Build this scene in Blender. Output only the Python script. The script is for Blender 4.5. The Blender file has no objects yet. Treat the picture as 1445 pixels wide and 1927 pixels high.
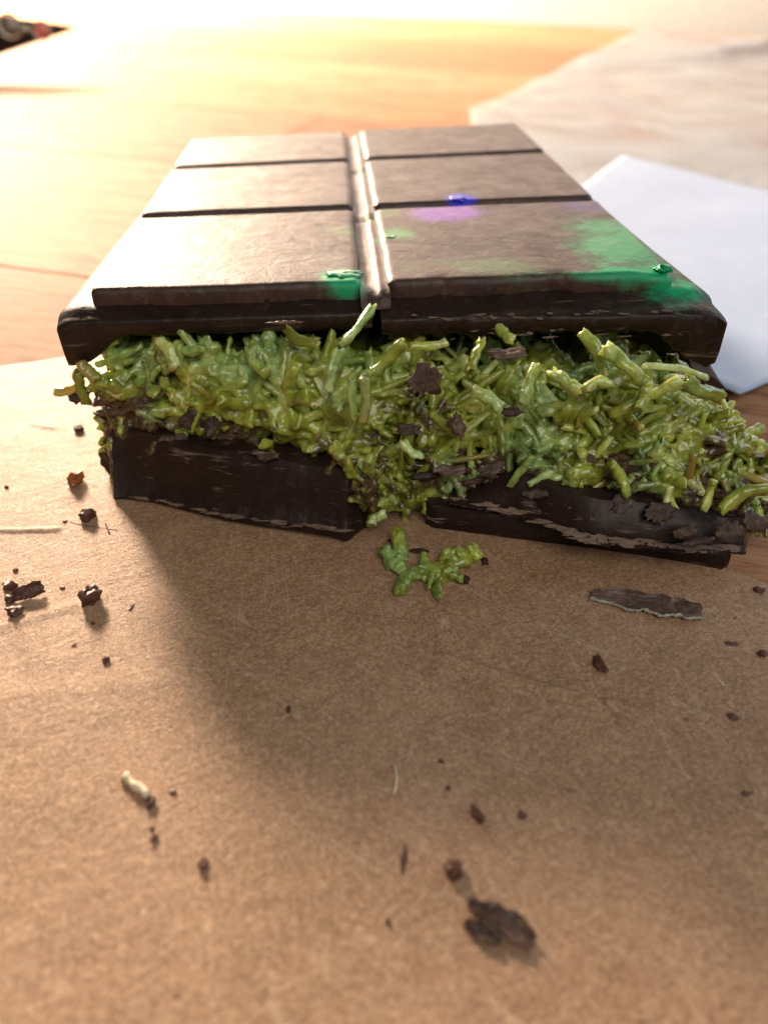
import bpy, bmesh, math, random
import numpy as np
from mathutils import Vector, Matrix, noise
rnd = random.Random(7)
D = bpy.data
sc = bpy.context.scene
COL = sc.collection
S = 0.01                       # everything below is laid out in centimetres

# ------------------------------------------------------------------ camera
F_PX, CX, CY, CAM_H = 1447.0, 722.5, 963.5, 5.9
ROLL, PITCH = math.radians(2.0045), math.radians(35.5746)
fw = np.array([0, math.cos(PITCH), -math.sin(PITCH)])
up0 = np.array([0, math.sin(PITCH), math.cos(PITCH)])
rt0 = np.array([1.0, 0, 0])
RT = rt0 * math.cos(ROLL) + up0 * math.sin(ROLL)
UP = -rt0 * math.sin(ROLL) + up0 * math.cos(ROLL)
CPOS = np.array([0, 0, CAM_H])


def at(px, py, z=0.0, bx=0.0, by=0.0):
    """point where the sight line of a photo pixel meets the plane z + bx*X + by*(Y-9)"""
    v = fw + RT * ((px - CX) / F_PX) + UP * ((CY - py) / F_PX)
    t = (z - by * 9 - CPOS[2]) / (v[2] - bx * v[0] - by * v[1])
    return Vector(CPOS + v * t)


cam = D.cameras.new('camera')
cam.sensor_fit = 'VERTICAL'
cam.sensor_height = 34.6
cam.sensor_width = 34.6
cam.lens = F_PX / 1927 * 34.6
cam.clip_start = 0.002
cam.clip_end = 20
cam.dof.use_dof = True
cam.dof.focus_distance = 0.090
cam.dof.aperture_fstop = 19
co = D.objects.new('camera', cam)
COL.objects.link(co)
M = Matrix(((RT[0], UP[0], -fw[0]), (RT[1], UP[1], -fw[1]), (RT[2], UP[2], -fw[2])))
co.matrix_world = Matrix.Translation(Vector(CPOS) * S) @ M.to_4x4()
sc.camera = co

# ------------------------------------------------------------------ light
w = D.worlds.new('World')
sc.world = w
w.use_nodes = True
w.node_tree.nodes['Background'].inputs[0].default_value = (1.0, 0.93, 0.84, 1)
w.node_tree.nodes['Background'].inputs[1].default_value = 0.05
sc.view_settings.view_transform = 'Standard'
sc.view_settings.look = 'None'
sc.view_settings.exposure = 0.0
sc.view_settings.gamma = 1.0


def lamp(name, kind, loc, power, color, size=0.04, size_y=None, target=None):
    l = D.lights.new(name, kind)
    l.energy = power
    l.color = color
    if kind == 'POINT':
        l.shadow_soft_size = size
    elif kind == 'AREA':
        l.shape = 'RECTANGLE'
        l.size = size
        l.size_y = size_y or size
    o = D.objects.new(name, l)
    COL.objects.link(o)
    o.location = Vector(loc) * S
    if target is not None:
        d = (Vector(target) - Vector(loc)).normalized()
        o.rotation_euler = d.to_track_quat('-Z', 'Y').to_euler()
    return o


lamp('desk_lamp_light', 'POINT', (-62, 112, 45), 174, (1.0, 0.75, 0.54), 0.10)
lamp('low_lamp_light', 'POINT', (-47, 96, 13), 5, (1.0, 0.66, 0.40), 0.03)
lamp('back_sheen_light', 'AREA', (4, 106, 42), 3.2, (1.0, 0.88, 0.84), 1.5, 0.5, (0, 12, 1))  # added area light, not a window; puts the sheen on the chocolate top
lamp('side_window_light', 'AREA', (85, 45, 60), 3.2, (0.72, 0.86, 1.0), 0.6, 0.6, (3, 14, 1))
lamp('front_fill_light', 'AREA', (14, -45, 60), 3.3, (1.0, 0.94, 0.86), 0.5, 0.5, (0, 10, 1))  # soft fill added behind the camera for highlights on the front


# ------------------------------------------------------------------ helpers
def mat(name):
    m = D.materials.new(name)
    m.use_nodes = True
    nt = m.node_tree
    b = nt.nodes['Principled BSDF']
    return m, nt, b


def nd(nt, typ, **kw):
    n = nt.nodes.new(typ)
    for k, v in kw.items():
        if k.startswith('i_'):
            n.inputs[k[2:].replace('_', ' ')].default_value = v
        else:
            setattr(n, k, v)
    return n


def coords(nt, scale=(100, 100, 100), rot=(0, 0, 0), kind='Object'):
    tc = nd(nt, 'ShaderNodeTexCoord')
    mp = nd(nt, 'ShaderNodeMapping')
    mp.inputs['Scale'].default_value = scale
    mp.inputs['Rotation'].default_value = rot
    src = tc.outputs[kind]
    if any(rot):                       # turn first, stretch afterwards
        r0 = nd(nt, 'ShaderNodeMapping')
        r0.inputs['Rotation'].default_value = rot
        nt.links.new(src, r0.inputs['Vector'])
        src = r0.outputs['Vector']
        mp.inputs['Rotation'].default_value = (0, 0, 0)
    nt.links.new(src, mp.inputs['Vector'])
    return mp.outputs['Vector']


def noise_tex(nt, vec, scale, detail=4, rough=0.55, dist=0.0):
    n = nd(nt, 'ShaderNodeTexNoise')
    n.inputs['Scale'].default_value = scale
    n.inputs['Detail'].default_value = detail
    n.inputs['Roughness'].default_value = rough
    n.inputs['Distortion'].default_value = dist
    nt.links.new(vec, n.inputs['Vector'])
    return n.outputs['Fac']


def ramp(nt, fac, stops):
    r = nd(nt, 'ShaderNodeValToRGB')
    el = r.color_ramp.elements
    while len(el) < len(stops):
        el.new(0.5)
    for e, (p, c) in zip(el, stops):
        e.position = p
        e.color = (*c, 1) if len(c) == 3 else c
    nt.links.new(fac, r.inputs[0])
    return r.outputs[0]


def mixc(nt, fac, a, b, typ='MIX'):
    n = nd(nt, 'ShaderNodeMix', data_type='RGBA', blend_type=typ)
    for sock, v in ((n.inputs[0], fac), (n.inputs[6], a), (n.inputs[7], b)):
        if hasattr(v, 'is_linked') or isinstance(v, bpy.types.NodeSocket):
            nt.links.new(v, sock)
        elif isinstance(v, (int, float)):
            sock.default_value = v
        else:
            sock.default_value = (*v, 1)
    return n.outputs[2]


def math_n(nt, op, a, b=0.0, clamp=False):
    n = nd(nt, 'ShaderNodeMath', operation=op, use_clamp=clamp)
    for i, v in enumerate((a, b)):
        if isinstance(v, bpy.types.NodeSocket):
            nt.links.new(v, n.inputs[i])
        else:
            n.inputs[i].default_value = v
    return n.outputs[0]


def bump(nt, b, height, strength, dist, prev=None):
    n = nd(nt, 'ShaderNodeBump')
    n.inputs['Strength'].default_value = strength
    n.inputs['Distance'].default_value = dist
    nt.links.new(height, n.inputs['Height'])
    if prev:
        nt.links.new(prev, n.inputs['Normal'])
    if b:
        nt.links.new(n.outputs[0], b.inputs['Normal'])
    return n.outputs[0]


def g1(v):
    return (v, v, v)


# ------------------------------------------------------------------ materials
def m_wood():
    m, nt, b = mat('table wood')
    oi = nd(nt, 'ShaderNodeObjectInfo')
    tc = nd(nt, 'ShaderNodeTexCoord')
    add = nd(nt, 'ShaderNodeVectorMath', operation='ADD')
    sc_ = nd(nt, 'ShaderNodeVectorMath', operation='SCALE')
    comb = nd(nt, 'ShaderNodeCombineXYZ')
    for i in range(3):
        nt.links.new(oi.outputs['Random'], comb.inputs[i])
    nt.links.new(comb.outputs[0], sc_.inputs[0])
    sc_.inputs['Scale'].default_value = 3.0
    nt.links.new(tc.outputs['Object'], add.inputs[0])
    nt.links.new(sc_.outputs[0], add.inputs[1])
    mp = nd(nt, 'ShaderNodeMapping')
    mp.inputs['Scale'].default_value = (12, 110, 110)
    nt.links.new(add.outputs[0], mp.inputs['Vector'])
    n1 = noise_tex(nt, mp.outputs[0], 0.6, 6, 0.6, 1.6)
    n2 = noise_tex(nt, mp.outputs[0], 6.0, 5, 0.7, 0.4)
    c = ramp(nt, n1, [(0.3, (0.34, 0.205, 0.12)), (0.5, (0.48, 0.32, 0.205)), (0.68, (0.58, 0.41, 0.28))])
    c2 = ramp(nt, n2, [(0.38, (0.45, 0.30, 0.2)), (0.52, (1, 1, 1)), (1, (1, 1, 1))])
    c = mixc(nt, 0.75, c, c2, 'MULTIPLY')
    tint = ramp(nt, oi.outputs['Random'], [(0, (0.72, 0.56, 0.46)), (0.5, (1, 0.94, 0.86)), (1, (1.0, 0.78, 0.62))])
    c = mixc(nt, 1.0, c, tint, 'MULTIPLY')
    nt.links.new(c, b.inputs['Base Color'])
    b.inputs['Roughness'].default_value = 0.7
    b.inputs['Specular IOR Level'].default_value = 0.15
    h = mixc(nt, 0.5, n1, n2)
    bump(nt, b, h, 0.5, 0.0006)
    return m


def m_kraft():
    m, nt, b = mat('brown baking paper')
    v = coords(nt)
    fine = noise_tex(nt, v, 24, 5, 0.7, 1.2)
    mid = noise_tex(nt, v, 1.6, 5, 0.65, 0.8)
    v2 = coords(nt, (40, 150, 100), (0, 0, math.radians(-32)))
    fib = noise_tex(nt, v2, 4.0, 5, 0.65, 1.2)
    big = noise_tex(nt, v, 0.35, 3, 0.5)
    c = ramp(nt, fine, [(0.42, (0.115, 0.050, 0.024)), (0.5, (0.315, 0.168, 0.084)), (0.59, (0.66, 0.45, 0.29))])
    c = mixc(nt, 0.30, c, ramp(nt, mid, [(0.38, (0.19, 0.092, 0.045)), (0.62, (0.45, 0.265, 0.15))]))
    c = mixc(nt, 0.16, c, ramp(nt, fib, [(0.4, (0.34, 0.20, 0.11)), (0.62, (0.60, 0.42, 0.27))]))
    c = mixc(nt, 0.35, c, ramp(nt, big, [(0.35, (0.30, 0.175, 0.082)), (0.65, (0.47, 0.29, 0.175))]))
    for rz_, sd_ in ((35, 1.0), (-52, 7.0), (80, 3.0)):
        vf = coords(nt, (45, 420, 100), (0, 0, math.radians(rz_)))
        ff = noise_tex(nt, vf, 3.0 + sd_ * .05, 3, 0.6, 1.5)
        c = mixc(nt, ramp(nt, ff, [(0.60, g1(0)), (0.70, g1(0.35))]), c, (0.62, 0.45, 0.31) if sd_ != 7.0 else (0.14, 0.07, 0.035))
    # sparse dark chocolate dust
    vo = nd(nt, 'ShaderNodeTexVoronoi')
    vo.inputs['Scale'].default_value = 2.3
    nt.links.new(v, vo.inputs['Vector'])
    dust = math_n(nt, 'MULTIPLY', math_n(nt, 'LESS_THAN', vo.outputs['Distance'], 0.075),
                  math_n(nt, 'GREATER_THAN', noise_tex(nt, v, 0.9, 2), 0.53))
    c = mixc(nt, math_n(nt, 'MULTIPLY', dust, 0.6), c, (0.12, 0.045, 0.02))
    nt.links.new(c, b.inputs['Base Color'])
    b.inputs['Roughness'].default_value = 0.48
    b.inputs['Specular IOR Level'].default_value = 0.35
    p = bump(nt, None, fib, 0.4, 0.0004)
    p = bump(nt, None, fine, 0.5, 0.00035, p)
    p = bump(nt, b, mid, 0.2, 0.0009, p)
    return m


def choc(name, base=(0.030, 0.014, 0.009), rough=0.36, streak=0.0, stains_and_flare=(), bloom=0.0, pits=False, ior=1.5, bumpy=1.0):
    m, nt, b = mat(name)
    v = coords(nt)
    n = noise_tex(nt, v, 1.3, 5, 0.6, 0.6)
    c = ramp(nt, n, [(0.3, tuple(0.7 * x for x in base)), (0.7, tuple(1.5 * x for x in base))])
    rgh = ramp(nt, noise_tex(nt, v, 2.2, 5, 0.65, 1.0), [(0.3, g1(rough - 0.07)), (0.7, g1(rough + 0.12))])
    if streak:
        vs = coords(nt, (28, 160, 420), (0, math.radians(4), 0))
        s = noise_tex(nt, vs, 2.4, 4, 0.7, 0.5)
        f = ramp(nt, s, [(0.58, g1(0)), (0.66, g1(1))])
        s2 = noise_tex(nt, v, 1.1, 3)
        f = math_n(nt, 'MULTIPLY', f, ramp(nt, s2, [(0.45, g1(0)), (0.62, g1(streak))]))
        c = mixc(nt, f, c, (0.36, 0.27, 0.22))
    if bloom:
        s = noise_tex(nt, v, 5.5, 6, 0.75, 0.8)
        f = ramp(nt, s, [(0.52, g1(0)), (0.68, g1(bloom))])
        c = mixc(nt, f, c, (0.20, 0.13, 0.095))
    if pits:
        vo = nd(nt, 'ShaderNodeTexVoronoi')
        vo.inputs['Scale'].default_value = 1.5
        vs = coords(nt, (100, 100, 100))
        wv = nd(nt, 'ShaderNodeVectorMath', operation='ADD')
        nz = nd(nt, 'ShaderNodeTexNoise')
        nz.inputs['Scale'].default_value = 4
        nt.links.new(vs, nz.inputs['Vector'])
        nt.links.new(vs, wv.inputs[0])
        sv = nd(nt, 'ShaderNodeVectorMath', operation='SCALE')
        sv.inputs['Scale'].default_value = 0.35
        nt.links.new(nz.outputs['Color'], sv.inputs[0])
        nt.links.new(sv.outputs[0], wv.inputs[1])
        nt.links.new(wv.outputs[0], vo.inputs['Vector'])
        pit = math_n(nt, 'MULTIPLY', ramp(nt, vo.outputs['Distance'], [(0.085, g1(1)), (0.125, g1(0))]),
                     math_n(nt, 'GREATER_THAN', noise_tex(nt, v, 0.7, 2), 0.5))
        c = mixc(nt, pit, c, (0.008, 0.004, 0.003))
    for (x, y, z, rx, ry, rz, colr, amt) in stains_and_flare:
        tc = nd(nt, 'ShaderNodeTexCoord')
        nz = nd(nt, 'ShaderNodeTexNoise')
        nz.inputs['Scale'].default_value = 160
        nz.inputs['Detail'].default_value = 8
        nz.inputs['Roughness'].default_value = 0.72
        nt.links.new(tc.outputs['Object'], nz.inputs['Vector'])
        sub = nd(nt, 'ShaderNodeVectorMath', operation='SUBTRACT')
        nt.links.new(tc.outputs['Object'], sub.inputs[0])
        sub.inputs[1].default_value = (x * S, y * S, z * S)
        mul = nd(nt, 'ShaderNodeVectorMath', operation='MULTIPLY')
        nt.links.new(sub.outputs[0], mul.inputs[0])
        mul.inputs[1].default_value = (1 / (rx * S), 1 / (ry * S), 1 / (rz * S))
        ln = nd(nt, 'ShaderNodeVectorMath', operation='LENGTH')
        nt.links.new(mul.outputs[0], ln.inputs[0])
        dd = math_n(nt, 'ADD', ln.outputs['Value'], math_n(nt, 'MULTIPLY', math_n(nt, 'SUBTRACT', nz.outputs['Fac'], 0.5), 2.2))
        f = ramp(nt, dd, [(0.45, g1(amt)), (0.70, g1(amt * 0.35)), (0.98, g1(0))])
        c = mixc(nt, f, c, colr)
    nt.links.new(c, b.inputs['Base Color'])
    nt.links.new(rgh, b.inputs['Roughness'])
    b.inputs['IOR'].default_value = ior
    p = bump(nt, None, noise_tex(nt, v, 3.2, 6, 0.62, 0.8), 0.35 * bumpy, 0.0005)
    p = bump(nt, b, noise_tex(nt, v, 16, 4, 0.6), 0.35 * bumpy, 0.00012, p)
    return m


def m_cream(name, c1, c2, c3, brown=0.0):
    m, nt, b = mat(name)
    tc = nd(nt, 'ShaderNodeTexCoord')
    geo = nd(nt, 'ShaderNodeNewGeometry')
    oi = nd(nt, 'ShaderNodeObjectInfo')
    mp = nd(nt, 'ShaderNodeMapping')
    mp.inputs['Scale'].default_value = (100, 100, 100)
    nt.links.new(geo.outputs['Position'], mp.inputs['Vector'])
    v = mp.outputs[0]
    n = noise_tex(nt, v, 1.4, 4, 0.6, 0.8)
    n2 = noise_tex(nt, v, 7, 4, 0.6)
    f = math_n(nt, 'ADD', n, math_n(nt, 'MULTIPLY', math_n(nt, 'SUBTRACT', oi.outputs['Random'], 0.5), 0.45))
    c = ramp(nt, f, [(0.28, c1), (0.5, c2), (0.72, c3)])
    n3 = noise_tex(nt, v, 0.9, 3, 0.5)
    c = mixc(nt, ramp(nt, n3, [(0.48, g1(0)), (0.62, g1(0.65))]), c, mixc(nt, f, (0.10, 0.24, 0.05), (0.46, 0.74, 0.34)))
    c = mixc(nt, ramp(nt, n2, [(0.35, g1(0.5)), (0.55, g1(0))]), c, tuple(0.5 * x for x in c1))
    if brown:
        bz = noise_tex(nt, v, 1.1, 5, 0.7, 0.4)
        sep = nd(nt, 'ShaderNodeSeparateXYZ')
        nt.links.new(v, sep.inputs[0])
        low = ramp(nt, math_n(nt, 'MULTIPLY', sep.outputs['Z'], 0.4), [(0.30, g1(1)), (0.55, g1(0))])
        bz = math_n(nt, 'ADD', bz, math_n(nt, 'MULTIPLY', low, 0.13))
        c = mixc(nt, ramp(nt, bz, [(0.57, g1(0)), (0.64, g1(brown))]), c, (0.075, 0.038, 0.018))
    nt.links.new(c, b.inputs['Base Color'])
    b.inputs['Roughness'].default_value = 0.24
    b.inputs['Subsurface Weight'].default_value = 0.55
    b.inputs['Subsurface Radius'].default_value = (1.0, 1.0, 0.3)
    b.inputs['Subsurface Scale'].default_value = 0.0013
    b.inputs['Coat Weight'].default_value = 0.7
    b.inputs['Coat Roughness'].default_value = 0.12
    p = bump(nt, None, noise_tex(nt, v, 6, 5, 0.65), 0.5, 0.0006)
    bump(nt, b, noise_tex(nt, v, 26, 3, 0.6), 0.4, 0.00015, p)
    return m


def plain(name, c, rough=0.5, metal=0.0, **kw):
    m, nt, b = mat(name)
    v = coords(nt)
    n = noise_tex(nt, v, 3, 4)
    cc = ramp(nt, n, [(0.3, tuple(0.85 * x for x in c)), (0.7, tuple(min(1, 1.1 * x) for x in c))])
    nt.links.new(cc, b.inputs['Base Color'])
    b.inputs['Roughness'].default_value = rough
    b.inputs['Metallic'].default_value = metal
    bump(nt, b, noise_tex(nt, v, 8, 4), 0.15, 0.0003)
    for k, x in kw.items():
        b.inputs[k.replace('_', ' ')].default_value = x
    return m


WOOD = m_wood()
KRAFT = m_kraft()
EM = (0.0, 0.36, 0.15)
CREAM = m_cream('pistachio cream', (0.22, 0.25, 0.022), (0.44, 0.53, 0.07), (0.70, 0.76, 0.30), 0.0)
CREAM_B = m_cream('pistachio cream with chocolate smears', (0.14, 0.15, 0.014), (0.34, 0.41, 0.042), (0.62, 0.68, 0.21), 0.95)
OCHRE = m_cream('golden pastry', (0.30, 0.20, 0.03), (0.48, 0.36, 0.07), (0.60, 0.50, 0.14), 0.0)
CRUMB = choc('chocolate crumb', (0.085, 0.030, 0.016), 0.5, 0, (), 0.5)
AMBER = plain('amber crumb', (0.34, 0.12, 0.035), 0.4, Subsurface_Weight=0.4, Subsurface_Scale=0.001)
SHAVE = choc('chocolate shaving', (0.075, 0.042, 0.030), 0.45, 1.0, (), 0.9)
PALE = plain('frosted chocolate edge', (0.34, 0.33, 0.26), 0.5)
FIBRE = plain('pale fibre', (0.72, 0.60, 0.42), 0.6)
TWIG = plain('dark fibre', (0.10, 0.05, 0.02), 0.6)
WALLM = plain('wall paint', (0.74, 0.76, 0.76), 0.7)
BODY = plain('dark device shell', (0.025, 0.017, 0.012), 0.7, Specular_IOR_Level=0.1)
RIM = plain('device lens ring', (0.55, 0.48, 0.38), 0.25, 0.7)
GLASSY = plain('device lens', (0.16, 0.12, 0.08), 0.12)
REDL = plain('device red lens', (0.55, 0.10, 0.05), 0.2)


def m_sheet(name, col, alpha, rough):
    m, nt, b = mat(name)
    v = coords(nt)
    b.inputs['Base Color'].default_value = (*col, 1)
    b.inputs['Roughness'].default_value = rough
    n = noise_tex(nt, v, 0.12, 4, 0.6, 2.0)
    n2 = noise_tex(nt, v, 1.2, 4, 0.6, 0.4)
    p = bump(nt, None, n, 0.22 if alpha < 1 else 0.06, 0.01)
    bump(nt, b, n2, 0.3, 0.0008, p)
    if alpha < 1:
        tr = nd(nt, 'ShaderNodeBsdfTransparent')
        tl = nd(nt, 'ShaderNodeBsdfTranslucent')
        tl.inputs[0].default_value = (*col, 1)
        m1 = nd(nt, 'ShaderNodeMixShader')
        m2 = nd(nt, 'ShaderNodeMixShader')
        f = ramp(nt, n, [(0.3, g1(alpha - 0.15)), (0.7, g1(alpha + 0.15))])
        nt.links.new(f, m2.inputs[0])
        m1.inputs[0].default_value = 0.2
        nt.links.new(b.outputs[0], m1.inputs[1])
        nt.links.new(tl.outputs[0], m1.inputs[2])
        nt.links.new(tr.outputs[0], m2.inputs[1])
        nt.links.new(m1.outputs[0], m2.inputs[2])
        nt.links.new(m2.outputs[0], nt.nodes['Material Output'].inputs[0])
    else:
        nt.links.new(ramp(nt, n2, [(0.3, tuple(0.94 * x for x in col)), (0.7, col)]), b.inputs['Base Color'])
    return m


FILM = m_sheet('translucent film', (0.58, 0.66, 0.72), 0.42, 0.3)
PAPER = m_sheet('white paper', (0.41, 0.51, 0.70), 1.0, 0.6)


# ------------------------------------------------------------------ object helpers
def link(name, me, m=None, parent=None, smooth=True):
    if m is not None and not me.materials:
        me.materials.append(m)
    if smooth:
        me.polygons.foreach_set('use_smooth', [True] * len(me.polygons))
    o = D.objects.new(name, me)
    COL.objects.link(o)
    if parent is not None:
        o.parent = parent
    return o


def origin_of(o):
    p = Vector((0, 0, 0))
    while o is not None:
        p = p + Vector(o.location)
        o = o.parent
    return p


def mesh(name, verts, faces, m, parent=None, smooth=True, sharp=None):
    """verts in world centimetres"""
    base = origin_of(parent) if parent else Vector((0, 0, 0))
    me = D.meshes.new(name)
    me.from_pydata([tuple(Vector(v) * S - base) for v in verts], [], faces)
    me.validate()
    bm = bmesh.new()
    bm.from_mesh(me)
    bmesh.ops.recalc_face_normals(bm, faces=bm.faces)
    bm.to_mesh(me)
    bm.free()
    o = link(name, me, m, parent, smooth)
    if sharp:
        me.set_sharp_from_angle(angle=math.radians(sharp))
    return o


def thing(name, label, cat, loc, group=None):
    o = D.objects.new(name, None)
    COL.objects.link(o)
    o.location = Vector(loc) * S
    o.empty_display_size = 0.005
    o['label'] = label
    o['category'] = cat
    if group:
        o['group'] = group
    return o


def tag(o, label=None, cat=None, group=None, kind=None):
    if label: o['label'] = label
    if cat: o['category'] = cat
    if group: o['group'] = group
    if kind: o['kind'] = kind
    return o


def recentre(o):
    """put a single-mesh thing's origin at its own base"""
    co_ = np.empty(len(o.data.vertices) * 3)
    o.data.vertices.foreach_get('co', co_)
    co_ = co_.reshape(-1, 3)
    c = np.array([co_[:, 0].mean(), co_[:, 1].mean(), co_[:, 2].min()])
    o.data.vertices.foreach_set('co', (co_ - c).ravel())
    o.location = c
    return o


def nz(x, y, z=0.0, s=1.0, seed=0.0):
    return noise.noise(Vector((x * s + seed, y * s - seed * 1.7, z * s + seed * 0.31)))


def fb(x, y, z=0.0, s=1.0, seed=0.0, o=4):
    return noise.fractal(Vector((x * s + seed, y * s - seed * 1.7, z * s + seed * 0.31)), 0.9, 2.1, o)


def sstep(a, b, x):
    t = max(0.0, min(1.0, (x - a) / (b - a)))
    return t * t * (3 - 2 * t)


def lerp(a, b, t):
    return a + (b - a) * t


def interp(x, xs, ys):
    return float(np.interp(x, xs, ys))


def box(name, c0, c1, m, parent=None, bev=0.0):
    x0, y0, z0 = c0
    x1, y1, z1 = c1
    bm = bmesh.new()
    bmesh.ops.create_cube(bm, size=1)
    for v in bm.verts:
        v.co = Vector((lerp(x0, x1, v.co.x + .5), lerp(y0, y1, v.co.y + .5), lerp(z0, z1, v.co.z + .5)))
    if bev:
        bmesh.ops.bevel(bm, geom=bm.edges[:], offset=bev, segments=2, affect='EDGES', profile=0.6)
    vs = [tuple(v.co) for v in bm.verts]
    bm.verts.index_update()
    fs = [tuple(v.index for v in f.verts) for f in bm.faces]
    bm.free()
    return mesh(name, vs, fs, m, parent, False)


def loft(cols, caps=True):
    """closed profiles (lists of points) joined along a direction"""
    n = len(cols[0])
    vs = [p for c in cols for p in c]
    fs = []
    for i in range(len(cols) - 1):
        for j in range(n):
            k = (j + 1) % n
            fs.append((i * n + j, i * n + k, (i + 1) * n + k, (i + 1) * n + j))
    if caps:
        fs.append(tuple(range(n)))
        fs.append(tuple((len(cols) - 1) * n + j for j in range(n)))
    return vs, fs


def tube_geo(path, rad, sides=7, jag=0.0, seed=0, fine=1):
    """tapered, slightly flattened tube with torn closed ends; returns verts, faces"""
    r = random.Random(seed)
    if fine > 1:
        P2, R2 = [], []
        for i in range(len(path) - 1):
            for q in range(fine):
                t = q / fine
                P2.append(path[i].lerp(path[i + 1], t))
                R2.append(lerp(rad[i], rad[i + 1], t))
        P2.append(path[-1])
        R2.append(rad[-1])
        for _ in range(2):
            P2 = [P2[0]] + [(P2[i - 1] + P2[i] * 2 + P2[i + 1]) / 4 for i in range(1, len(P2) - 1)] + [P2[-1]]
        path, rad = P2, R2
    vs, fs = [], []
    n = len(path)
    t0 = (path[1] - path[0]).normalized()
    a = t0.orthogonal().normalized()
    flat = r.uniform(.6, 1.0)
    for i, p in enumerate(path):
        t = (path[min(i + 1, n - 1)] - path[max(i - 1, 0)]).normalized()
        a = (a - t * a.dot(t)).normalized()
        b = t.cross(a)
        for k in range(sides):
            an = 2 * math.pi * k / sides
            if fine > 1:
                q = rad[i] * (1 + jag * 1.6 * fb(math.cos(an) * .8, math.sin(an) * .8, i * .16, 1.0, seed * 3.1 + 1, 3))
            else:
                q = rad[i] * (1 + jag * r.uniform(-1, 1))
            off = t * (max(jag, .2) * rad[i] * 2.0 * r.uniform(-1, 1) if i in (0, n - 1) else 0)
            vs.append(p + (a * math.cos(an) + b * math.sin(an) * flat) * q + off)
        if i:
            for k in range(sides):
                k2 = (k + 1) % sides
                o = (i - 1) * sides
                fs.append((o + k, o + k2, o + sides + k2, o + sides + k))
    for e, base in ((-1, 0), (1, (n - 1) * sides)):
        t = (path[0] - path[1]) if e < 0 else (path[-1] - path[-2])
        t = t.normalized() * (rad[0] if e < 0 else rad[-1]) * r.uniform(-.3, .5)
        c = (path[0] if e < 0 else path[-1]) + t
        vs.append(c)
        ci = len(vs) - 1
        for k in range(sides):
            fs.append((base + k, base + (k + 1) % sides, ci))
    return vs, fs


def ico(sub=2):
    bm = bmesh.new()
    bmesh.ops.create_icosphere(bm, subdivisions=sub, radius=1)
    vs = [Vector(v.co) for v in bm.verts]
    bm.verts.index_update()
    fs = [tuple(v.index for v in f.verts) for f in bm.faces]
    bm.free()
    return vs, fs


ICO2, ICO3 = ico(2), ico(3)


def remesh(name, verts, faces, voxel, m, parent, smooth_it=2, disp=0.0, after=None):
    me = D.meshes.new('temp')
    me.from_pydata([tuple(v) for v in verts], [], faces)
    o = D.objects.new('temp', me)
    COL.objects.link(o)
    r = o.modifiers.new('r', 'REMESH')
    r.mode = 'VOXEL'
    r.voxel_size = voxel
    if smooth_it:
        s = o.modifiers.new('s', 'SMOOTH')
        s.iterations = smooth_it
        s.factor = 0.5
    dg = bpy.context.evaluated_depsgraph_get()
    ev = o.evaluated_get(dg)
    out = D.meshes.new_from_object(ev)
    D.objects.remove(o)
    D.meshes.remove(me)
    c = np.empty(len(out.vertices) * 3)
    out.vertices.foreach_get('co', c)
    c = c.reshape(-1, 3)
    if disp:
        nn = np.empty(len(out.vertices) * 3)
        out.vertices.foreach_get('normal', nn)
        nn = nn.reshape(-1, 3)
        d = np.array([(0.5 - abs(fb(p[0], p[1], p[2], 5.0, 3.0, 4))) * 1.6 if p[1] < 10 else 0 for p in c]) * disp
        c = c + nn * d[:, None]
    base = np.array(origin_of(parent)) if parent else 0
    out.vertices.foreach_set('co', (c * S - base).ravel())
    out.update()
    out.name = name
    out.materials.clear()
    return link(name, out, m, parent)


# ================================================================== SETTING
# table: planks running across the view, a little turned
TA = math.atan(-0.26)
tdir = Vector((math.cos(TA), math.sin(TA), 0))
tnor = Vector((-math.sin(TA), math.cos(TA), 0))
table = thing('table', 'wooden plank table under the brown paper and chocolate bar', 'table', (0, 40, -3))
edge_d = Vector((-34.13, 129.04, 0)).dot(tnor)
row_w = 11.3
d = edge_d
row = 0
rp = random.Random(5)
while d > -30:
    s0 = -150 + rp.uniform(0, 60)
    while s0 < 170:
        L = rp.uniform(70, 120)
        g = 0.02
        q = [(s0 + g, d - row_w + g), (s0 + L - g, d - row_w + g), (s0 + L - g, d - g), (s0 + g, d - g)]
        pts = [tdir * a + tnor * b_ for a, b_ in q]
        c = sum(pts, Vector()) / 4
        vs = []
        for zz, ins in ((-3.0, 0), (-0.03, 0), (0.0, 0.03)):
            for (a, b_) in q:
                a2 = a + (ins if a < s0 + L / 2 else -ins)
                b2 = b_ + (ins if b_ < d - row_w / 2 else -ins)
                vs.append(Vector((a2 - s0 - L / 2, b2 - d + row_w / 2, zz)))
        fs = [(3, 2, 1, 0), (8, 9, 10, 11)]
        for k in range(2):
            for j in range(4):
                j2 = (j + 1) % 4
                fs.append((k * 4 + j, k * 4 + j2, k * 4 + 4 + j2, k * 4 + 4 + j))
        me = D.meshes.new('plank')
        me.from_pydata([tuple(v * S) for v in vs], [], fs)
        o = link('plank', me, WOOD, table, False)
        o.location = (c - Vector((0, 40, -3))) * S
        o.rotation_euler = (0, 0, TA)
        s0 += L
    d -= row_w
    row += 1
for (a, b_) in ((-60, 100), (70, 70)):
    o = box('leg', (a - 3, b_ - 3, -72), (a + 3, b_ + 3, -3.05), WOOD, table, 0.2)

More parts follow.
